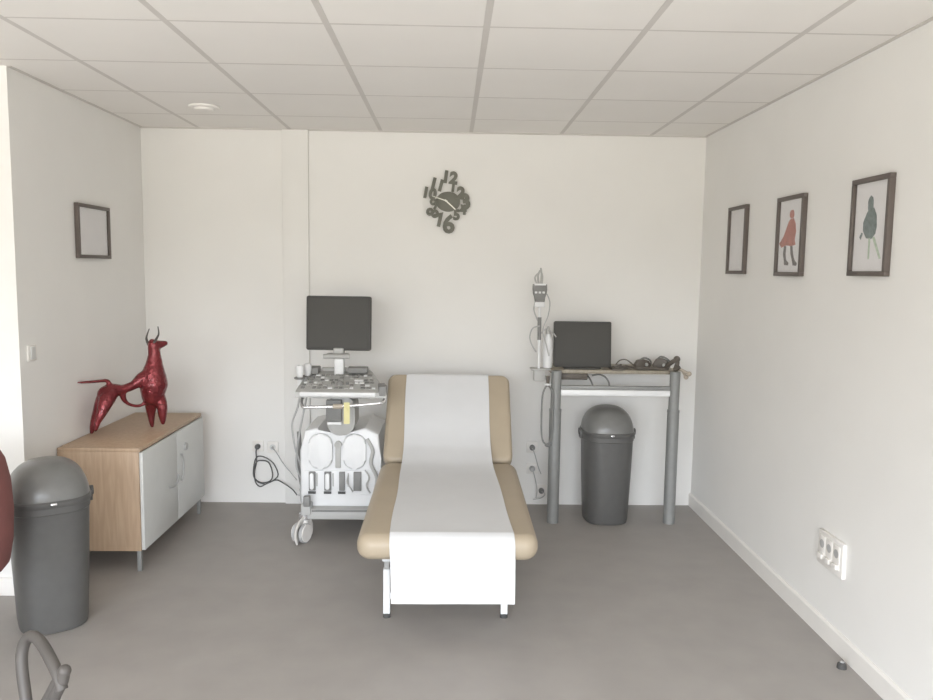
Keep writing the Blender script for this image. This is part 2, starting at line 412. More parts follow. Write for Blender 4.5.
# body
def xz(poly, y0, y1, bev=.008): return MB().prism(poly, 0, y1 - y0, frame_mtx((0, y1, 0), (1, 0, 0), (0, 0, 1), (0, -1, 0)), bev=bev, seg=3)
poly = [(-.885, .20), (-.425, .20), (-.415, .30), (-.405, .50), (-.42, .645), (-.50, .685), (-.58, .66), (-.65, .625), (-.70, .64), (-.78, .685), (-.86, .665), (-.89, .54)]
body = xz(poly, 4.56, 5.02, .014).build('body', M['cream'], uc)
for (x0, x1) in ((-.835, -.695), (-.63, -.495)):
    b = MB(); b.prism(rrect(x1 - x0, .215, .06, 7, (x0 + x1) / 2, .542), 0, .022, frame_mtx((0, 4.562, 0), (1, 0, 0), (0, 0, 1), (0, -1, 0)), bev=.014, seg=4)
    b.build('front_bulge', M['cream'], body)
b = MB(); b.tube(spline([(-.49, 4.555, .62), (-.455, 4.548, .55), (-.465, 4.548, .47), (-.43, 4.548, .38), (-.445, 4.548, .27)], 8), .011, 8); b.build('side_trim', M['grey'], body)
b = MB(); b.cyl((-.660, 4.565, .585), (-.660, 4.535, .585), .021, 18); b.box(-.665, -.655, 4.53, 4.537, .57, .60); kn = b.build('lock_knob', M['grey'], body)
MB().box(-.678, -.645, 4.552, 4.562, .44, .58, bev=.004).build('lock_plate', M['grey'], body)
MB().box(-.865, -.43, 4.552, 4.562, .275, .425, bev=.003).build('connector_panel', M['cream'], body)
for k, (x, w, c) in enumerate(((-.815, .038, 'grey'), (-.722, .040, 'grey'), (-.637, .034, 'dgrey'), (-.545, .046, 'dgrey'))):
    b = MB(); b.box(x - w / 2, x + w / 2, 4.535, 4.553, .305, .42, bev=.003); so = b.build('connector_socket', M['dgrey'] if k != 9 else M['grey'], body)
    if c == 'grey': MB().prism(rrect(w * .62, .098, w * .3, 4, x, .364), 0, .012, frame_mtx((0, 4.536, 0), (1, 0, 0), (0, 0, 1), (0, -1, 0)), bev=.002).build('plug', M['cream'], so)
    if k < 3: MB().box(x - .025, x + .02, 4.545, 4.553, .283, .298, bev=.002).build('latch', M['black_rubber'], body)
for x in (-.787, -.69, -.60): MB().box(x - .004, x + .003, 4.545, 4.553, .33, .41).build('connector_lever', M['grey'], body)
b = MB()
b.tube(spline([(-.60, 4.54, .40), (-.605, 4.525, .36), (-.585, 4.52, .33), (-.572, 4.54, .30)], 6), .004, 6)
b.tube(spline([(-.50, 4.55, .43), (-.475, 4.53, .39), (-.49, 4.53, .34), (-.47, 4.55, .29)], 6), .005, 6)
b.build('sensor_cable', M['gcable'], body)
# base with bumper and casters
b = MB(); b.box(-.84, -.40, 4.50, 5.06, .138, .205, bev=.012); b.box(-.875, -.815, 4.49, 4.57, .165, .235, bev=.01).box(-.885, -.83, 4.96, 5.06, .16, .22, bev=.01)
base = b.build('base', M['grey'], uc)
MB().box(-.81, -.42, 4.495, 4.502, .188, .20, bev=.002).build('bumper_strip', M['dgrey'], base)
MB().box(-.858, -.818, 4.478, 4.515, .222, .285, bev=.006).build('pedal', M['dgrey'], base)
MB().box(-.955, -.885, 4.86, 5.06, .20, .225, bev=.006).build('rear_pedal', M['dgrey'], base)
def caster(x, y, ang):
    d = Matrix.Translation((x, y, 0)) @ Matrix.Rotation(ang, 4, 'Z')
    c = MB()
    for a0, a1 in ((-.034, -.016), (.016, .034)): c.cyl(d @ Vector((a0, 0, .058)), d @ Vector((a1, 0, .058)), .058, 28)
    ob = c.build('caster', M['gcable'], uc)
    c = MB()
    for a0, a1 in ((-.040, -.033), (.033, .040)): c.cyl(d @ Vector((a0, 0, .060)), d @ Vector((a1, 0, .060)), .052, 28)
    rows_ = [d @ Vector((0, .062 * math.cos(R(a)), .060 + .064 * math.sin(R(a)))) for a in range(-25, 226, 20)]
    c.tube(rows_, [(.040, .010)] * len(rows_), 14)
    c.cyl(d @ Vector((0, .03, .095)), d @ Vector((0, .03, .145)), .026, 16)
    c.build('caster_hood', M['skirting'], ob)
    c = MB(); c.cyl(d @ Vector((0, .03, .134)), d @ Vector((0, .03, .170)), .033, 20); c.build('collar', M['chrome'], ob)
caster(-.872, 4.505, R(-24)); caster(-.45, 4.53, R(20)); caster(-.905, 4.99, R(12)); caster(-.45, 5.0, R(-15))
b = MB()
b.tube(spline([(-.93, 4.74, .62), (-.925, 4.74, .5), (-.935, 4.76, .38), (-.92, 4.78, .25), (-.935, 4.85, .17)], 6), (.012), 8)
b.build('side_cable', M['dgrey'], uc)

# ================================================================ WALL SOCKETS AND CABLES, LEFT OF CART
def wall_socket(p, label, n=1, plug=None, grp='white sockets on the back wall'):
    r_ = empty('wall_socket', (p.x, YB, p.z), label, 'socket', grp)
    b = MB(); b.prism(rrect(.078, .078, .008, 3, p.x, p.z), 0, .010, frame_mtx((0, YB, 0), (1, 0, 0), (0, 0, 1), (0, -1, 0)), bev=.003)
    pl = b.build('plate', M['skirting'], r_)
    b = MB(); b.cyl((p.x, YB - .011, p.z), (p.x, YB - .0085, p.z), .021, 20); b.build('outlet', M['door'], pl)
    return r_
s1 = at(258.3, 446, YB); s2 = at(273, 447, YB)
wall_socket(s1, 'white wall socket with a round black plug, beside the sideboard')
wall_socket(s2, 'white wall socket holding the pale plug, just left of the boxed pipe')
def plugged_cable(name, label, sp, path, r, m_, pr_, pl):
    root = empty(name, (sp.x, YB, sp.z), label, 'cable')
    MB().tube([(sp.x, YB - .0115, sp.z), (sp.x, YB - pl, sp.z), (sp.x, YB - pl - .008, sp.z)], [pr_, pr_, pr_ * .7], 18).build('plug', m_, root)
    MB().tube(spline(path, 8), r, 8).build('cord', m_, root)
W1 = YB - .022
pts = [(s1.x, YB - .035, s1.z)]
loop = [(256, 452, 30), (256.5, 462, 18), (254.5, 472, 14), (255.5, 482, 14), (260, 486.5, 12), (266, 484, 14), (274, 480, 14), (278, 474, 12), (273, 463, 14), (264, 457, 12), (257, 457, 12), (254, 465, 20), (254, 477, 20), (261, 482.5, 20), (270, 481, 22), (272.5, 474, 24), (269, 463, 24), (262, 460.5, 24), (256, 463, 26), (254.5, 478, 26), (264, 484, 24), (276, 480, 24), (284, 483.5, 60), (292, 489, 130), (297, 495, 200)]
pts += [at(u, v, YB - d / 1000) for u, v, d in loop]
plugged_cable('power_cable', 'black power cable coiled against the wall, running to the machine', s1, pts, .0042, M['cable'], .018, .032)
pts = [(s2.x, YB - .03, s2.z)] + [at(u, v, Y) for u, v, Y in ((276, 452, 5.22), (283, 463, 5.20), (292, 474, 5.14), (297, 480, 5.08))]
plugged_cable('network_cable', 'thin pale grey cable running from the wall to the machine', s2, pts, .0032, M['gcable'], .008, .026)

# ================================================================ STANDING DESK
dk = empty('standing_desk', (1.06, 5.05, 0), 'narrow high standing desk with a wooden top and two grey column legs', 'desk')
b = MB(); b.box(.650, 1.478, 4.944, 5.286, .974, .998, bev=.003); b.build('tabletop', M['desk_wood'], dk)
for (xb, xt) in ((.681, .683), (1.444, 1.447)):
    b = MB(); b.cyl((xb, 4.905, .0), (xb, 4.905, .74), .038, 26); lg = b.build('leg', M['alu'], dk)
    MB().cyl((xb, 4.905, .74), (xt, 4.905, .997), .033, 26).build('inner_tube', M['alu'], lg)
    MB().cyl((xb, 4.905, .735), (xb, 4.905, .748), .0395, 26).build('collar', M['alu'], lg)
b = MB(); b.box(.712, 1.415, 4.885, 4.925, .838, .876, bev=.004); b.build('crossbar', M['white_metal'], dk)
b = MB(); b.box(.712, 1.415, 4.89, 4.915, .8762, .902, bev=.003); b.build('shaded_top', M['alu'], dk)  # grey strip stands for the crossbar's top in the tabletop's shade
b = MB(); b.box(.715, .895, 4.965, 5.15, .930, .9735, bev=.006); b.build('dark_block', M['brown'], dk)  # dark brown block under the left of the tabletop

# dark screen
sc_ = empty('monitor', (.845, 4.99, .998), 'dark flat screen standing on the left half of the wooden desk', 'monitor')
mm = Matrix.Translation((.862, 5.005, 1.158)) @ Matrix.Rotation(R(-6), 4, 'X')
b = MB(); b.prism(rrect(.375, .298, .010, 3), 0, .03, mm @ Matrix.Rotation(R(90), 4, 'X') @ Matrix.Translation((0, 0, -.03)), bev=.004)
hs = b.build('housing', M['bezel'], sc_)
MB().box(-.172, .172, -.002, .001, -.128, .134, mtx=mm).build('screen', M['screen'], hs)
b = MB(); b.box(.81, .91, 5.033, 5.06, 1.006, 1.10, bev=.005).prism(rrect(.24, .15, .02, 4, .862, 5.04), .998, 1.010, bev=.003); b.build('stand', M['bezel'], sc_)
b = MB(); b.box(1.045, 1.12, 4.93, 5.08, .998, 1.010, bev=.004); b.prism(rrect(.05, .08, .012, 4, 1.09, 5.0), 1.010, 1.018, bev=.002)
tag(b.build('flat_box', M['brown']), 'thin dark flat box lying just right of the dark screen', 'box')

# clamps with leads, right end of desk
def clip(name, x, y, rz, label, k, m_):
    r_ = empty(name, (x, y, .998), label, 'clip', 'dark lead clips heaped on the right of the desk')
    d = Matrix.Translation((x, y, .998)) @ Matrix.Rotation(rz, 4, 'Z')
    b = MB()
    prof_ = [(-.052, .0), (.050, .0), (.058, .022), (.040, .052 * k), (.0, .066 * k), (-.035, .058 * k), (-.056, .030)]
    b.prism(prof_, -.020, .020, d @ Matrix.Rotation(R(90), 4, 'X'), bev=.006)
    b.build('jaw', m_, r_)
    b = MB(); b.tube(spline([d @ Vector(q) for q in ((-.03, 0, .05 * k), (.0, -.026, .075 * k), (.045, -.018, .058 * k), (.062, .0, .03))], 6), .006, 8); b.build('spring', M['dgrey'], r_)
    b = MB(); b.ball(d @ Vector((.02, -.024, .030)), .012); b.build('electrode', M['grey'], r_)
clip('lead_clip', 1.265, 5.04, R(12), 'dark clip on the desk, nearest the screen', 1.0, M['brown'])
clip('lead_clip', 1.385, 5.02, R(-20), 'large dark clip on the desk, near the right leg', 1.15, M['brown'])
b = MB()
b.tube(spline([(1.40, 5.0, 1.012), (1.43, 4.95, 1.05), (1.455, 4.93, 1.07), (1.465, 4.93, 1.05), (1.45, 4.92, 1.01), (1.47, 4.90, 1.03)], 7), .014, 10)
b.ball((1.462, 4.935, 1.075), .022)
r_ = tag(b.build('lead_clip', M['brown']), 'small upright dark clip at the right corner of the desk', 'clip', 'dark lead clips heaped on the right of the desk')
b = MB()
for (p0, p1, p2) in (((1.44, 4.95, 1.006), (1.485, 4.92, 1.008), (1.535, 4.90, .985)), ((1.46, 4.98, 1.006), (1.50, 4.95, 1.004), (1.525, 4.93, .96))):
    b.tube(spline([p0, p1, p2], 6), .009, 10); b.ball(p2, .016)
tag(b.build('lead_clip', M['beige_plastic']), 'beige clips with dark tips hanging over the right edge of the desk', 'clip', 'dark lead clips heaped on the right of the desk')
b = MB()
for k in range(5):
    y0 = 4.97 + .02 * k
    b.tube(spline([(1.09 + .01 * k, y0 + .01, 1.024), (1.13, y0 - .01 * (k % 2), 1.006 + .004 * (k % 3)), (1.17, y0 + .015, 1.012), (1.22, 5.0 - .012 * k, 1.006 + .006 * (k % 2)), (1.32, 4.975 - .004 * k, 1.005 + .005 * (k % 3)), (1.40, 4.955, 1.006)], 7), .0052, 7)
b.tube(spline([(1.10, 5.08, 1.02), (1.13, 5.10, 1.045), (1.17, 5.10, 1.05), (1.20, 5.07, 1.03), (1.22, 5.05, 1.008)], 7), .004, 7)
tag(b.build('lead_bundle', M['brown']), 'bundle of dark leads running along the desk from screen to clips', 'cable')

# hanging cable under the desktop
b = MB(); b.tube(spline([at(u, v, Y) for u, v, Y in ((588, 376, 5.02), (591, 381, 4.965), (594, 387, 4.96), (602, 389, 4.955), (609, 387, 4.955), (607, 379, 4.96), (600, 374.5, 4.98), (592, 375.5, 5.0))], 7), .0055, 8)
tag(b.build('cable', M['dgrey']), 'short grey cable loop hanging under the wooden desktop', 'cable')

# ================================================================ POLE WITH RECORDER, LEFT OF DESK
PY_ = 4.94
pl = empty('recorder_pole', (.575, PY_, .98), 'slim pale pole with a dark recorder clamped to the left desk edge', 'pole')
b = MB(); b.cyl((.573, PY_, .93), (.568, PY_, 1.44), .009, 14); b.build('pole', M['cream'], pl)
b = MB(); b.cyl((.5705, PY_, 1.19), (.5695, PY_, 1.335), .0125, 14); b.build('sleeve', M['dgrey'], pl)
b = MB(); b.prism([(-.030, -.055), (.030, -.055), (.036, .0), (.046, .02), (.044, .058), (-.044, .058), (-.046, .02), (-.036, .0)], -.02, .025, frame_mtx((.567, PY_, 1.488), (1, 0, 0), (0, 0, 1), (0, -1, 0)), bev=.006)
rc = b.build('recorder', M['dgrey'], pl)
for k in range(3): MB().box(.567 - .034 + k * .024, .567 - .018 + k * .024, PY_ - .029, PY_ - .024, 1.487, 1.500, bev=.002).build('button', M['cream'], rc)
MB().box(.530, .604, PY_ - .027, PY_ + .01, 1.538, 1.550, bev=.003).build('cap', M['cream'], rc)
b = MB(); b.box(.535, .60, PY_ - .018, PY_ + .02, 1.40, 1.434, bev=.004); b.build('holder', M['cream'], pl)
b = MB()
for (dx, hh, lean) in ((-.018, .07, -.012), (-.006, .085, -.006), (.006, .10, .004), (.014, .075, .002)):
    b.tube(spline([(.565 + dx, PY_, 1.548), (.565 + dx + lean, PY_ - .005, 1.548 + hh * .6), (.568 + dx * .4, PY_, 1.548 + hh)], 5), .006, 8)
b.build('lead_connector', M['grey'], pl)
for w, l1 in ((.0045, [(536, 300, PY_ - .02), (534, 310, PY_), (539, 324, PY_), (541, 333, PY_), (546, 329, PY_), (553, 333, PY_), (556, 337, PY_ - .02)]),
              (.0045, [(540, 326, PY_ - .01), (533, 328, PY_ - .01), (530, 335, PY_), (531, 343, PY_), (536, 352, PY_)]),
              (.004, [(547, 294, PY_ - .02), (550, 303, PY_), (548, 316, PY_), (543, 330, PY_), (546, 344, PY_), (549, 356, PY_)])):
    MB().tube(spline([at(*q) for q in l1], 7), w, 7).build('lead', M['gcable'], pl)
b = MB(); b.box(.52, .648, PY_ - .03, PY_ + .07, .996, 1.006, bev=.003).box(.54, .61, PY_ - .028, PY_ + .03, .925, .996, bev=.006).box(.61, .643, PY_ - .02, PY_ + .03, .93, .955, bev=.004)
b.build('clamp', M['grey'], pl)
# bottle beside the pole
bt = empty('gel_bottle', (.632, 4.978, 1.006), 'slim white bottle standing between the pole and the dark screen', 'bottle')
rows_ = [(1.006, .026), (1.01, .031), (1.15, .031), (1.19, .029), (1.215, .016), (1.225, .015)]
MB().tube([(.632, 4.978, z) for z, r_ in rows_], [r_ for z, r_ in rows_], 20).build('bottle_body', M['cream'], bt)
MB().tube([(.632, 4.978, 1.225), (.632, 4.978, 1.25), (.632, 4.978, 1.275)], [.016, .014, .006], 16).build('cap', M['grey'], bt)
# suction knob and cable loop below
hb = empty('hanging_probe', (.63, 4.86, .95), 'brown hanging probe with white ring and cable loop, beside the left desk leg', 'probe')
c0 = at(548, 376, 4.90)
MB().tube([c0, c0 + Vector((0, 0, -.05))], [.012, .010], 14).build('probe_handle', M['brown'], hb)
MB().tube([c0 + Vector((0, 0, -.047)), c0 + Vector((0, 0, -.058)), c0 + Vector((0, 0, -.062))], [.022, .022, .014], 18).build('ring', M['cream'], hb)
b = MB(); b.tube(spline([c0 + Vector((0, 0, -.06))] + [at(u, v, 4.885) for u, v in ((545, 388, ), (542.5, 396), (541.5, 415), (541.5, 432), (543, 441), (547, 445.5))], 8), .006, 8)
b.tube(spline([c0 + Vector((0, 0, -.06))] + [at(u, v, 4.858) for u, v in ((551, 389), (552.5, 396), (552.5, 415), (552, 432), (549, 443), (547, 446))], 8), .006, 8)
b.build('cord', M['dgrey'], hb)
MB().ball(at(548, 445, 4.878), .017, 1.3, 1, .8).build('cord_plug', M['dgrey'], hb)

# sockets low on the wall behind the desk leg
for (u, v, lab, m_) in ((532, 447, 'upper wall socket with a dark plug, just left of the desk leg', 'dgrey'), (532, 468, 'wall socket with a pale grey plug, left of the desk leg', 'gcable'), (541, 490, 'lowest wall socket with a dark plug, left of the desk leg', 'dgrey')):
    p = at(u, v, YB); wall_socket(p, lab)
    pg = MB(); pg.tube([(p.x, YB - .0115, p.z), (p.x, YB - .03, p.z), (p.x, YB - .036, p.z)], [.019, .019, .012], 16)
    q = Vector((p.x + .06, YB - .03, p.z + (.14 if v == 447 else -.09)))
    root = empty('plug', (p.x, YB, p.z), {447: 'round dark plug in the upper socket left of the desk leg', 468: 'pale grey plug in the middle socket left of the desk leg', 490: 'dark plug in the lowest socket left of the desk leg'}[v], 'plug', 'plugs behind the desk leg')
    pg.build('plug_body', M[m_], root)
    e_ = {447: [(535, 455, 5.25), (538, 466, 5.26), (541, 474, 5.26)], 468: [(535, 478, 5.25), (537, 490, 5.26), (536, 498, 5.26)], 490: [(545, 494, 5.24), (541, 498, 5.25), (533, 499.5, 5.24)]}[v]
    MB().tube(spline([(p.x, YB - .034, p.z)] + [at(*t_) for t_ in e_], 6), .003, 6).build('cord', M['gcable'], root)

# ================================================================ SWING BINS
def swing_bin(loc, rz, label):
    r_ = empty('swing_bin', (0, 0, 0), label, 'bin', 'grey plastic swing bins')
    A, B_ = .166, .185                                   # half width, half depth at the rim
    def ring(a, b2, z, n=40, ex_=2.9):
        out = []
        for k in range(n):
            q = 2 * math.pi * k / n; c, s_ = math.cos(q), math.sin(q)
            out.append((a * math.copysign(abs(c) ** (2 / ex_), c), b2 * math.copysign(abs(s_) ** (2 / ex_), s_), z))
        return out
    b = MB(); b.rings([ring(A * .80, B_ * .80, 0), ring(A * .84, B_ * .84, .006), ring(A * .86, B_ * .86, .03), ring(A * .93, B_ * .93, .30), ring(A * .975, B_ * .975, .545), ring(A * 1.0, B_ * 1.0, .55), ring(A * 1.0, B_ * 1.0, .585), ring(A * .97, B_ * .97, .590)])
    b.build('bin_body', M['bin'], r_)
    b = MB()
    rows_ = []
    for k in range(13):                                  # swing dome with a curved front skirt
        t = k / 12; a = R(90 * t); z = .592 + .168 * math.sin(a); f = max(.02, math.cos(a) ** .7)
        rows_.append(ring(A * 1.0 * f, B_ * 1.0 * f, z, 40, 2.9 - .8 * t))
    b.rings(rows_); lid = b.build('swing_lid', M['bin_lid'], r_)
    b = MB(); b.rings([ring(A * 1.015, B_ * 1.015, .578), ring(A * 1.03, B_ * 1.03, .583), ring(A * 1.03, B_ * 1.03, .600), ring(A * 1.0, B_ * 1.0, .607)]); b.build('rim', M['bin'], r_)
    for sx in (-1, 1):
        b = MB(); b.cyl((sx * A * .98, 0, .588), (sx * (A + .020), 0, .588), .022, 18); b.box(sx * A - .006 if sx > 0 else -A - .014, sx * A + .014 if sx > 0 else -A + .006, -.03, .03, .545, .59, bev=.004); b.build('pivot', M['bin'], r_)
    b = MB(); b.box(-.014, .014, -B_ - .012, -B_ + .01, .590, .602, bev=.005); b.build('lid_grip', M['chrome'], r_)
    r_.location = loc; r_.rotation_euler = (0, 0, rz)
    return r_
swing_bin((1.036, 4.992, 0), 0, 'grey plastic swing bin with domed lid standing under the wooden desk')
swing_bin((-1.812, 3.46, 0), R(34), 'grey plastic swing bin with domed lid beside the wooden sideboard')

# ================================================================ SIDEBOARD
CX0, CX1, CY0, CY1, CZ0, CZ1 = -2.055, -1.632, 4.03, 5.045, .116, .673
cb = empty('sideboard', ((CX0 + CX1) / 2, 4.55, 0), 'low oak sideboard with white double doors against the left wall', 'sideboard')
MB().box(CX0, CX1 + .006, CY0, CY1, CZ1 - .02, CZ1, bev=.002).build('top', M['oak'], cb)
MB().box(CX0, CX1, CY0, CY0 + .018, CZ0, CZ1 - .02, bev=.001).build('side_panel', M['oak'], cb)
MB().box(CX0, CX1, CY1 - .018, CY1, CZ0, CZ1 - .02, bev=.001).build('side_panel', M['oak'], cb)
b = MB(); b.box(CX0, CX1 - .004, CY0 + .018, CY1 - .018, CZ0, CZ0 + .018).box(CX0, CX0 + .01, CY0 + .018, CY1 - .018, CZ0 + .018, CZ1 - .02).box(CX0 + .01, CX1 - .03, CY0 + .018, CY1 - .018, .39, .41)
b.build('carcass', M['oak'], cb)
YS = 4.55
for y0, y1 in ((CY0 + .006, YS - .002), (YS + .002, CY1 - .006)):
    d = MB().box(CX1 + .001, CX1 + .019, y0, y1, CZ0 + .004, CZ1 - .024, bev=.0015).build('door', M['door'], cb)
    if y0 > 4.5:
        MB().cyl((CX1 + .019, 4.685, .535), (CX1 + .032, 4.685, .535), .022, 22).build('knob', M['gcable'], d)
        arc = [(CX1 + .028, YS + .03 + .055 * math.cos(q) - .005, .43 + .085 * math.sin(q)) for q in [R(a) for a in range(-75, 80, 15)]]
        MB().tube(arc, .0055, 8).build('arc_handle', M['gcable'], d)
    else:
        arc = [(CX1 + .028, YS - .018 + .10 * math.cos(q), .335 + .05 * math.sin(q)) for q in [R(a) for a in range(190, 300, 15)]]
        arc = [(CX1 + .026, YS - .15, .36), (CX1 + .028, YS - .09, .345), (CX1 + .028, YS - .04, .355), (CX1 + .028, YS - .012, .40)]
        MB().tube(spline(arc, 6), .005, 8).build('arc_handle', M['gcable'], d)
for x in (CX0 + .03, CX1 - .016):
    for y in (CY0 + .02, CY1 - .02):
        MB().box(x - .011, x + .011, y - .011, y + .011, 0, CZ0, bev=.002).build('leg', M['alu'], cb)

# ================================================================ RED BULL SCULPTURE
def bq(cx_, cy_, off=0):
    u = 70 + cx_ / 5.836; v = 320 + cy_ / 5.836
    return at(u, v, 4.345 + (u - 92) * .0034 + off)
K = .00096
chains = [
    ([(488, 150, 0), (492, 205, 0), (492, 260, 0), (488, 320, 0), (488, 380, 0), (482, 440, 0)], [34, 37, 50, 72, 84, 68]),   # neck to chest
    ([(488, 150, 0), (520, 148, 0), (556, 140, 0)], [36, 27, 17]),                                                     # head and muzzle
    ([(488, 155, 0), (478, 132, 0)], [30, 20]),
    ([(460, 330, 0), (420, 350, 0), (370, 385, 0), (310, 408, 0), (250, 415, 0), (215, 440, 0)], [50, 42, 27, 27, 42, 56]),   # back and hips
    ([(235, 425, 0), (200, 475, .015), (165, 550, .03), (140, 610, .035), (126, 662, .035)], [52, 50, 34, 22, 11]),           # hind legs
    ([(235, 425, 0), (215, 470, -.03), (185, 545, -.05), (162, 600, -.055), (150, 648, -.055)], [50, 46, 30, 18, 10]),
    ([(482, 440, 0), (474, 500, .02), (474, 560, .025), (480, 622, .02)], [56, 38, 24, 12]),                                 # forelegs
    ([(505, 430, 0), (535, 500, -.03), (540, 560, -.035), (543, 605, -.035)], [46, 34, 26, 13]),
    ([(305, 415, 0), (312, 460, 0), (335, 490, 0), (375, 505, 0), (410, 503, 0), (445, 485, 0)], [22, 17, 11, 10, 10, 14]),    # belly hoop
    ([(240, 405, 0), (228, 372, 0), (215, 360, 0), (195, 359, 0), (120, 366, 0), (48, 369, 0)], [15, 13, 12, 11, 10, 7]),        # tail
]
b = MB()
for pts_, rad_ in chains:
    P = [bq(*p) for p in pts_]
    n = 6; Q = spline(P, n); rr_ = []
    for i in range(len(P) - 1):
        for k in range(n): rr_.append((rad_[i] + (rad_[i + 1] - rad_[i]) * k / n) * K)
    rr_.append(rad_[-1] * K)
    b.tube(Q, rr_, 16)
    for p, r_ in ((Q[0], rr_[0]), (Q[-1], rr_[-1])): b.ball(p, r_ * .98, u=12, v=8)
tmp = b.build('tmp_body', M['redmetal'])
md = tmp.modifiers.new('r', 'REMESH'); md.mode = 'VOXEL'; md.voxel_size = .0055
md = tmp.modifiers.new('s', 'SMOOTH'); md.factor = .5; md.iterations = 5
bpy.context.view_layer.update()
me = bpy.data.meshes.new_from_object(tmp.evaluated_get(bpy.context.evaluated_depsgraph_get()))
bpy.data.objects.remove(tmp)
zmin = min(v.co.z for v in me.vertices)
base_ = Vector((-1.87, 4.46, CZ1))
me.transform(Matrix.Translation(-Vector((base_.x, base_.y, zmin))))
bshift = CZ1 - zmin
me.shade_smooth()
bl = empty('bull_sculpture', base_, 'glossy red metal bull sculpture with long straight tail, standing on the oak sideboard', 'sculpture')
ob = bpy.data.objects.new('body', me); COL.objects.link(ob); ob.parent = bl
for pts_ in (((460, 150, .02), (447, 118, .022), (450, 92, .022), (463, 55, .02)), ((488, 140, -.02), (508, 108, -.022), (518, 82, -.022), (513, 42, -.02))):
    Q = spline([bq(*p) + Vector((0, 0, bshift)) for p in pts_], 6); n = len(Q)
    MB().tube(Q, [(.0088 - .0062 * i / (n - 1)) for i in range(n)], 10).build('horn', M['armrest'], bl)

# ================================================================ PICTURES
def picture(p0, right, up, nrm, w, h, label, grp, figs, tilt=0):
    # p0: centre of the frame's back on the wall
    r_ = empty('picture_frame', p0, label, 'picture', grp)
    mx_ = Matrix.Translation(p0) @ Matrix.Rotation(tilt, 4, nrm) @ Matrix.Translation(-Vector(p0)) @ frame_mtx(p0, right, up, nrm)
    b = MB(); t = .020; D = .024
    b.box(-w / 2, w / 2, h / 2 - t, h / 2, 0, D, bev=.002, mtx=mx_).box(-w / 2, w / 2, -h / 2, -h / 2 + t, 0, D, bev=.002, mtx=mx_)
    b.box(-w / 2, -w / 2 + t, -h / 2 + t, h / 2 - t, 0, D, bev=.002, mtx=mx_).box(w / 2 - t, w / 2, -h / 2 + t, h / 2 - t, 0, D, bev=.002, mtx=mx_)
    b.build('frame', M['frame'], r_)
    pr_ = MB().box(-w / 2 + t, w / 2 - t, -h / 2 + t, h / 2 - t, .004, .010, mtx=mx_).build('print', M['print'], r_)
    for nm, poly_, m_ in figs:
        z0 = .0101 + .0003 * len(nm) / 10
        MB().prism([(x, y) for x, y in [(1.2 * q_[0] + (.004 if m_ in ('dteal', 'dgreen') else -.008), q_[1]) for q_ in poly_]], .0098, z0 + .0004, mx_).build(nm, M[m_], pr_)
    MB().box(-w / 2 + t, w / 2 - t, -h / 2 + t, h / 2 - t, .015, .017, mtx=mx_).build('pane', M['glass'], r_)
def blob(cx_, cy_, rx, ry, n=16, j=.12, sd=1):
    rd = random.Random(sd); return [(cx_ + rx * math.cos(2 * math.pi * k / n) * (1 + rd.uniform(-j, j)), cy_ + ry * math.sin(2 * math.pi * k / n) * (1 + rd.uniform(-j, j))) for k in range(n)]
RW = ((0, -1, 0), (0, 0, 1), (-1, 0, 0))
G3 = 'three framed pictures in a row on the right wall'
picture(Vector((XR, 4.60, 1.826)), *RW, .282, .398, 'dark framed picture left blank for glass glare, the one nearest the back wall on the right', G3, [])  # no figure: the pale print stands in for glare on the glass
red_fig = [
    ('hair', blob(.012, .108, .022, .022, sd=3), 'dredp'),
    ('dress', [(.0, .085), (.03, .088), (.05, .06), (.058, .02), (.05, -.02), (.06, -.045), (.02, -.05), (-.03, -.045), (-.075, -.055), (-.10, -.035), (-.06, .0), (-.035, .04), (-.018, .07)], 'dredp'),
    ('left_leg', [(-.050, -.048), (-.028, -.048), (-.030, -.09), (-.022, -.118), (.004, -.134), (-.004, -.146), (-.040, -.143), (-.044, -.12), (-.056, -.09)], 'dblack'),
    ('right_leg', [(.010, -.048), (.032, -.05), (.042, -.09), (.056, -.118), (.082, -.136), (.076, -.148), (.044, -.146), (.034, -.122), (.018, -.09)], 'dblack'),
]
picture(Vector((XR, 3.879, 1.82)), *RW, .302, .398, 'dark framed picture of a dancing figure in a red dress', G3, red_fig)
teal_fig = [
    ('hat', blob(-.012, .09, .018, .035, sd=5), 'dteal'),
    ('coat', [(-.01, .075), (.012, .075), (.03, .045), (.035, .0), (.028, -.03), (.005, -.05), (-.028, -.045), (-.05, -.015), (-.052, .02), (-.03, .06)], 'dteal'),
    ('left_leg', [(-.012, -.045), (.0, -.045), (.0, -.13), (-.010, -.13)], 'dgreen'),
    ('right_leg', [(.012, -.045), (.024, -.04), (.072, -.128), (.060, -.130)], 'dgreen'),
    ('wash', [(-.06, -.02), (-.05, -.025), (-.062, -.05), (-.072, -.04)], 'dteal'),
]
picture(Vector((XR, 3.135, 1.826)), *RW, .288, .398, 'dark framed picture of a blue green figure with pale green legs', G3, teal_fig)
picture(Vector((XL, 4.53, 1.817)), (0, 1, 0), (0, 0, 1), (1, 0, 0), .40, .302, 'dark framed picture left blank for glass glare on the left wall above the red bull', 'framed pictures', [], tilt=R(0))  # print kept empty to imitate the reflection in its glass

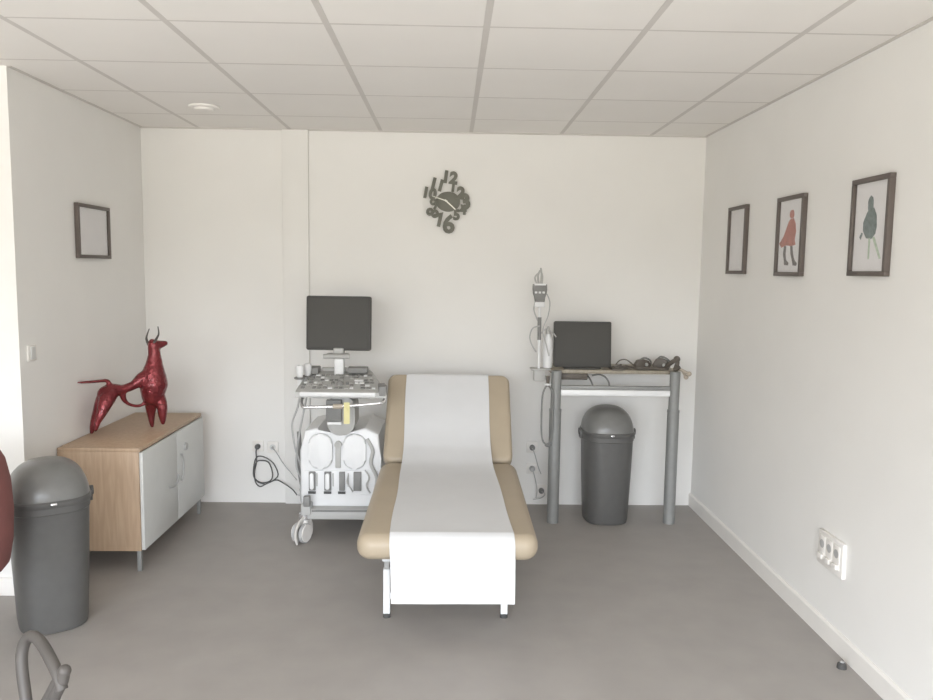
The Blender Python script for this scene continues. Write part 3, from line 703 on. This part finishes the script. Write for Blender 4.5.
# ================================================================ WALL CLOCK
ck = empty('wall_clock', at(447, 203, YB), 'dark wall clock of jumbled cut-out numerals with two silver hands', 'clock')
def cpt(px_, py_): return at(400 + px_ / 8.75, 160 + py_ / 8.75, YB - .012)
KC = 5.28 / 775 / 8.75
c0 = cpt(420, 365)
b = MB(); b.prism([(.082 * math.cos(2 * math.pi * k / 36), .066 * math.sin(2 * math.pi * k / 36)) for k in range(36)], -.012, .004, frame_mtx(c0, (1, 0, 0), (0, 0, 1), (0, -1, 0)), bev=.002)
dial = b.build('dial', M['clock'], ck)
dg = None
def numeral(txt, px_, py_, size, rot, k):
    cu = bpy.data.curves.new('numeral', 'FONT'); cu.body = txt; cu.size = size; cu.extrude = .004; cu.offset = (.0035 if txt in '6890' else .006) * size / .1; cu.align_x = 'CENTER'; cu.align_y = 'CENTER'; cu.resolution_u = 3
    to = bpy.data.objects.new('numeral', cu); COL.objects.link(to)
    bpy.context.view_layer.update()
    me_ = bpy.data.meshes.new_from_object(to.evaluated_get(bpy.context.evaluated_depsgraph_get()))
    bpy.data.objects.remove(to)
    p = cpt(px_, py_) + Vector((0, -.004 - .0009 * (k % 5), 0))
    me_.transform(Matrix.Translation(p - ck.location) @ Matrix.Rotation(R(90), 4, 'X') @ Matrix.Rotation(R(rot), 4, 'Z'))
    me_.materials.append(M['clock'])
    nb = bpy.data.objects.new('numeral', me_); COL.objects.link(nb); nb.parent = ck
for k, a in enumerate((('12', 435, 158, .105, -8), ('1', 465, 240, .085, -6), ('2', 530, 295, .105, -8), ('3', 572, 370, .135, 8), ('4', 552, 440, .085, 0), ('5', 495, 485, .09, 0), ('6', 425, 570, .165, 0), ('7', 345, 530, .11, 12), ('8', 290, 465, .115, 70), ('9', 300, 390, .10, 20), ('10', 255, 295, .095, -10), ('11', 325, 220, .10, -14), ('1', 385, 225, .09, 60), ('0', 440, 500, .08, 0))):
    if k < 12: numeral(*a, k)
def hand(nm, p, r0, q, r1):
    A = cpt(*p) + Vector((0, -.016, 0)); B2 = cpt(*q) + Vector((0, -.016, 0)); dx = (B2 - A).normalized(); nn = Vector((0, -1, 0)); si = nn.cross(dx)
    b = MB(); l = (B2 - A).length
    b.prism([(-.01, -r0), (-.01, r0), (l, r1), (l, -r1)], 0, .0025, frame_mtx(A, dx, si, nn)); b.build(nm, M['hand'], ck)
hand('minute_hand', (402, 358), .0042, (284, 318), .002); hand('hour_hand', (402, 358), .005, (486, 436), .0035)
A = cpt(402, 358); MB().cyl(A + Vector((0, 0, 0)), A + Vector((0, -.021, 0)), .006, 16).build('spindle', M['hand'], ck)

# ================================================================ SMALL FITTINGS
dt = empty('ceiling_detector', (-1.418, 4.57, H), 'small round white detector on the ceiling near the back left corner', 'detector')
MB().tube([(-1.418, 4.57, H - .001), (-1.418, 4.57, H - .010), (-1.418, 4.57, H - .014)], [.085, .085, .075], 32).build('base_plate', M['tile'], dt)
MB().tube([(-1.418, 4.57, H - .014), (-1.418, 4.57, H - .024), (-1.418, 4.57, H - .027)], [.055, .05, .035], 28).build('sensor_cap', M['tile'], dt)
sw = empty('light_switch', (XL, 3.835, 1.195), 'small white light switch on the left wall near the wall edge', 'switch')
b = MB(); b.prism(rrect(.08, .08, .008, 3), 0, .009, frame_mtx((XL, 3.835, 1.195), (0, 1, 0), (0, 0, 1), (1, 0, 0)), bev=.002); b.build('plate', M['skirting'], sw)
b = MB(); b.box(XL + .009, XL + .014, 3.815, 3.855, 1.165, 1.225, bev=.002); b.build('rocker', M['door'], sw)
# triple socket block on the right wall
ts = empty('socket_block', (XR, 3.29, .41), 'white block of three sockets low on the right wall', 'socket')
b = MB(); b.box(XR - .020, XR, 3.165, 3.385, .332, .487, bev=.004); b.build('box', M['skirting'], ts)
for k in range(3):
    y = 3.213 + k * .064
    b = MB(); b.box(XR - .024, XR - .019, y - .028, y + .028, .362, .468, bev=.002); so = b.build('socket', M['skirting'], ts)
    b = MB(); b.cyl((XR - .0246, y, .430), (XR - .0225, y, .430), .019, 20); b.build('recess', M['gcable'], so)
    b = MB(); b.box(XR - .036, XR - .022, y - .022, y + .022, .364, .386, bev=.003); b.build('flap', M['skirting'], so)
ds = empty('door_stop', (1.648, 3.047, 0), 'small dark door stop on the floor against the right skirting', 'door stop')
MB().tube([(1.648, 3.047, 0), (1.648, 3.047, .018), (1.648, 3.047, .026)], [.020, .018, .010], 18).build('stop_body', M['black_rubber'], ds)
MB().tube([(1.648, 3.047, .026), (1.648, 3.047, .030)], [.010, .006], 14).build('screw', M['gcable'], ds)

# ================================================================ RED ARMCHAIR AT THE LEFT EDGE
ac = empty('armchair', (-2.0, 2.95, 0), 'red upholstered chair cut off by the left edge, in front of the bin', 'chair')
ex0 = at(5.0, 510, 2.95).x
ctr = Vector((ex0 - .29, 2.95, 0))
def arcrow(rad, z, n=24):
    return [Vector((ctr.x + rad * math.cos(R(-100 + 200 * k / n)), ctr.y + rad * .9 * math.sin(R(-100 + 200 * k / n)), z)) for k in range(n + 1)]
outer = [(.248, .425), (.268, .45), (.284, .54), (.290, .66), (.284, .78), (.268, .86), (.250, .895)]
inner = [(.225, .895), (.215, .86), (.222, .74), (.222, .60), (.218, .48), (.205, .43)]
rows_ = [arcrow(r_, z) for r_, z in outer + inner]
b = MB(); b.rings([[rows_[j_][k] for j_ in range(len(rows_))] for k in range(25)])
b.build('back_shell', M['red'], ac)
b = MB(); b.rings([[(ctr.x + r_ * math.cos(2 * math.pi * k / 28), ctr.y + r_ * .9 * math.sin(2 * math.pi * k / 28), z) for k in range(28)] for r_, z in ((.18, .425), (.203, .44), (.203, .49), (.18, .51))]); b.build('seat', M['red'], ac)
for k in range(4):
    a = R(45 + 90 * k); x, y = ctr.x + .15 * math.cos(a), ctr.y + .14 * math.sin(a)
    MB().cyl((x, y, 0), (x, y, .43), .014, 12, .018).build('leg', M['alu'], ac)

# ================================================================ CHAIR IN THE FOREGROUND (only its arm loop shows)
oc = empty('chair', (-1.12, 1.45, 0), 'chair at the lower left edge showing only its dark looped armrest', 'chair')
def ap(u, v, Y=1.6): return at(u, v, Y)
lp = [ap(22, 668, 1.64), ap(22.5, 650, 1.65), ap(27, 638.5, 1.65), ap(34, 636.5, 1.64), ap(42, 644, 1.62), ap(51, 660, 1.59), ap(58, 675, 1.57)]
low = [ap(27.5, 720, 1.60), ap(26, 700, 1.62)]
b = MB(); b.tube(spline(low + lp + [ap(62, 690, 1.56) ] , 7), .0125, 14)
b.tube(spline([ap(64, 672, 1.565), ap(62, 682, 1.565), ap(55, 696, 1.57), ap(50, 712, 1.575), ap(46, 740, 1.58)], 6), .0125, 14)
b.tube(spline([ap(58, 680, 1.567), ap(50, 695, 1.575), ap(45, 706, 1.58), ap(40, 735, 1.59), ap(30, 742, 1.6), ap(27.5, 720, 1.60)], 6), .0115, 14)
b.ball(ap(64.5, 671, 1.565), .0135)
b.tube(spline([ap(38, 737, 1.59), (-.90, 1.58, .58), (-.92, 1.55, .50), (-.98, 1.5, .44)], 6), .013, 12)
b.build('armrest', M['armrest'], oc)
b = MB(); b.prism(rrect(.46, .44, .08, 6, -1.13, 1.42), .43, .50, bev=.02, seg=3); b.build('seat', M['armrest'], oc)
b = MB(); b.prism(rrect(.44, .30, .06, 6, 0, 0), -.02, .02, frame_mtx((-1.38, 1.42, .74), (0, 1, 0), (0, 0, 1), (1, 0, 0)), bev=.012); b.box(-1.385, -1.355, 1.39, 1.45, .45, .64); b.build('backrest', M['armrest'], oc)
for sx in (-1, 1):
    for sy in (-1, 1): MB().cyl((-1.13 + sx * .19, 1.42 + sy * .17, 0), (-1.13 + sx * .17, 1.42 + sy * .15, .435), .013, 12).build('leg', M['alu'], oc)

# ================================================================ LIGHT: daylight through the window wall
wd = bpy.data.worlds.new('daylight'); SC.world = wd; wd.use_nodes = True
nt = wd.node_tree; bg = nt.nodes['Background']
tc = nt.nodes.new('ShaderNodeTexCoord'); sp = nt.nodes.new('ShaderNodeSeparateXYZ'); nt.links.new(tc.outputs['Generated'], sp.inputs[0])
cr = nt.nodes.new('ShaderNodeValToRGB'); mr = nt.nodes.new('ShaderNodeMapRange'); mr.inputs['From Min'].default_value = -1; mr.inputs['From Max'].default_value = 1
nt.links.new(sp.outputs['Z'], mr.inputs['Value']); nt.links.new(mr.outputs['Result'], cr.inputs['Fac'])
el = cr.color_ramp.elements                              # factor = (z + 1) / 2: made-up bands shaping the room light, bright ground, dim horizon, bright sky
el[0].position = .0; el[0].color = (1.25, 1.20, 1.12, 1); el[1].position = 1; el[1].color = (1.75, 1.9, 2.1, 1)
for p_, c_ in ((.36, (1.25, 1.19, 1.08)), (.45, (.38, .35, .27)), (.50, (.46, .44, .37)), (.535, (1.25, 1.30, 1.37)), (.60, (1.80, 1.92, 2.08))):
    q = el.new(p_); q.color = (*c_, 1)
nt.links.new(cr.outputs['Color'], bg.inputs['Color']); bg.inputs['Strength'].default_value = 6.3
ld = bpy.data.lights.new('window_portal', 'AREA'); ld.shape = 'RECTANGLE'; ld.size = WX1 - WX0; ld.size_y = WZ1 - WZ0
lo = bpy.data.objects.new('window_portal', ld); COL.objects.link(lo); lo.location = ((WX0 + WX1) / 2, YW - .1, (WZ0 + WZ1) / 2)
lo.rotation_euler = (R(-90), 0, 0); ld.cycles.is_portal = True
# -Z of the lamp must look into the room (+Y)
lo.rotation_euler = (R(90), 0, 0)
ld.energy = 1

SC.view_settings.view_transform = 'Standard'; SC.view_settings.look = 'None'; SC.view_settings.gamma = 1; SC.view_settings.use_curve_mapping = False
SC.view_settings.exposure = 0.4
SC.cycles.use_denoising = True
SC.cycles.max_bounces = 10; SC.cycles.diffuse_bounces = 8; SC.cycles.transparent_max_bounces = 12
SC.cycles.sample_clamp_indirect = 8
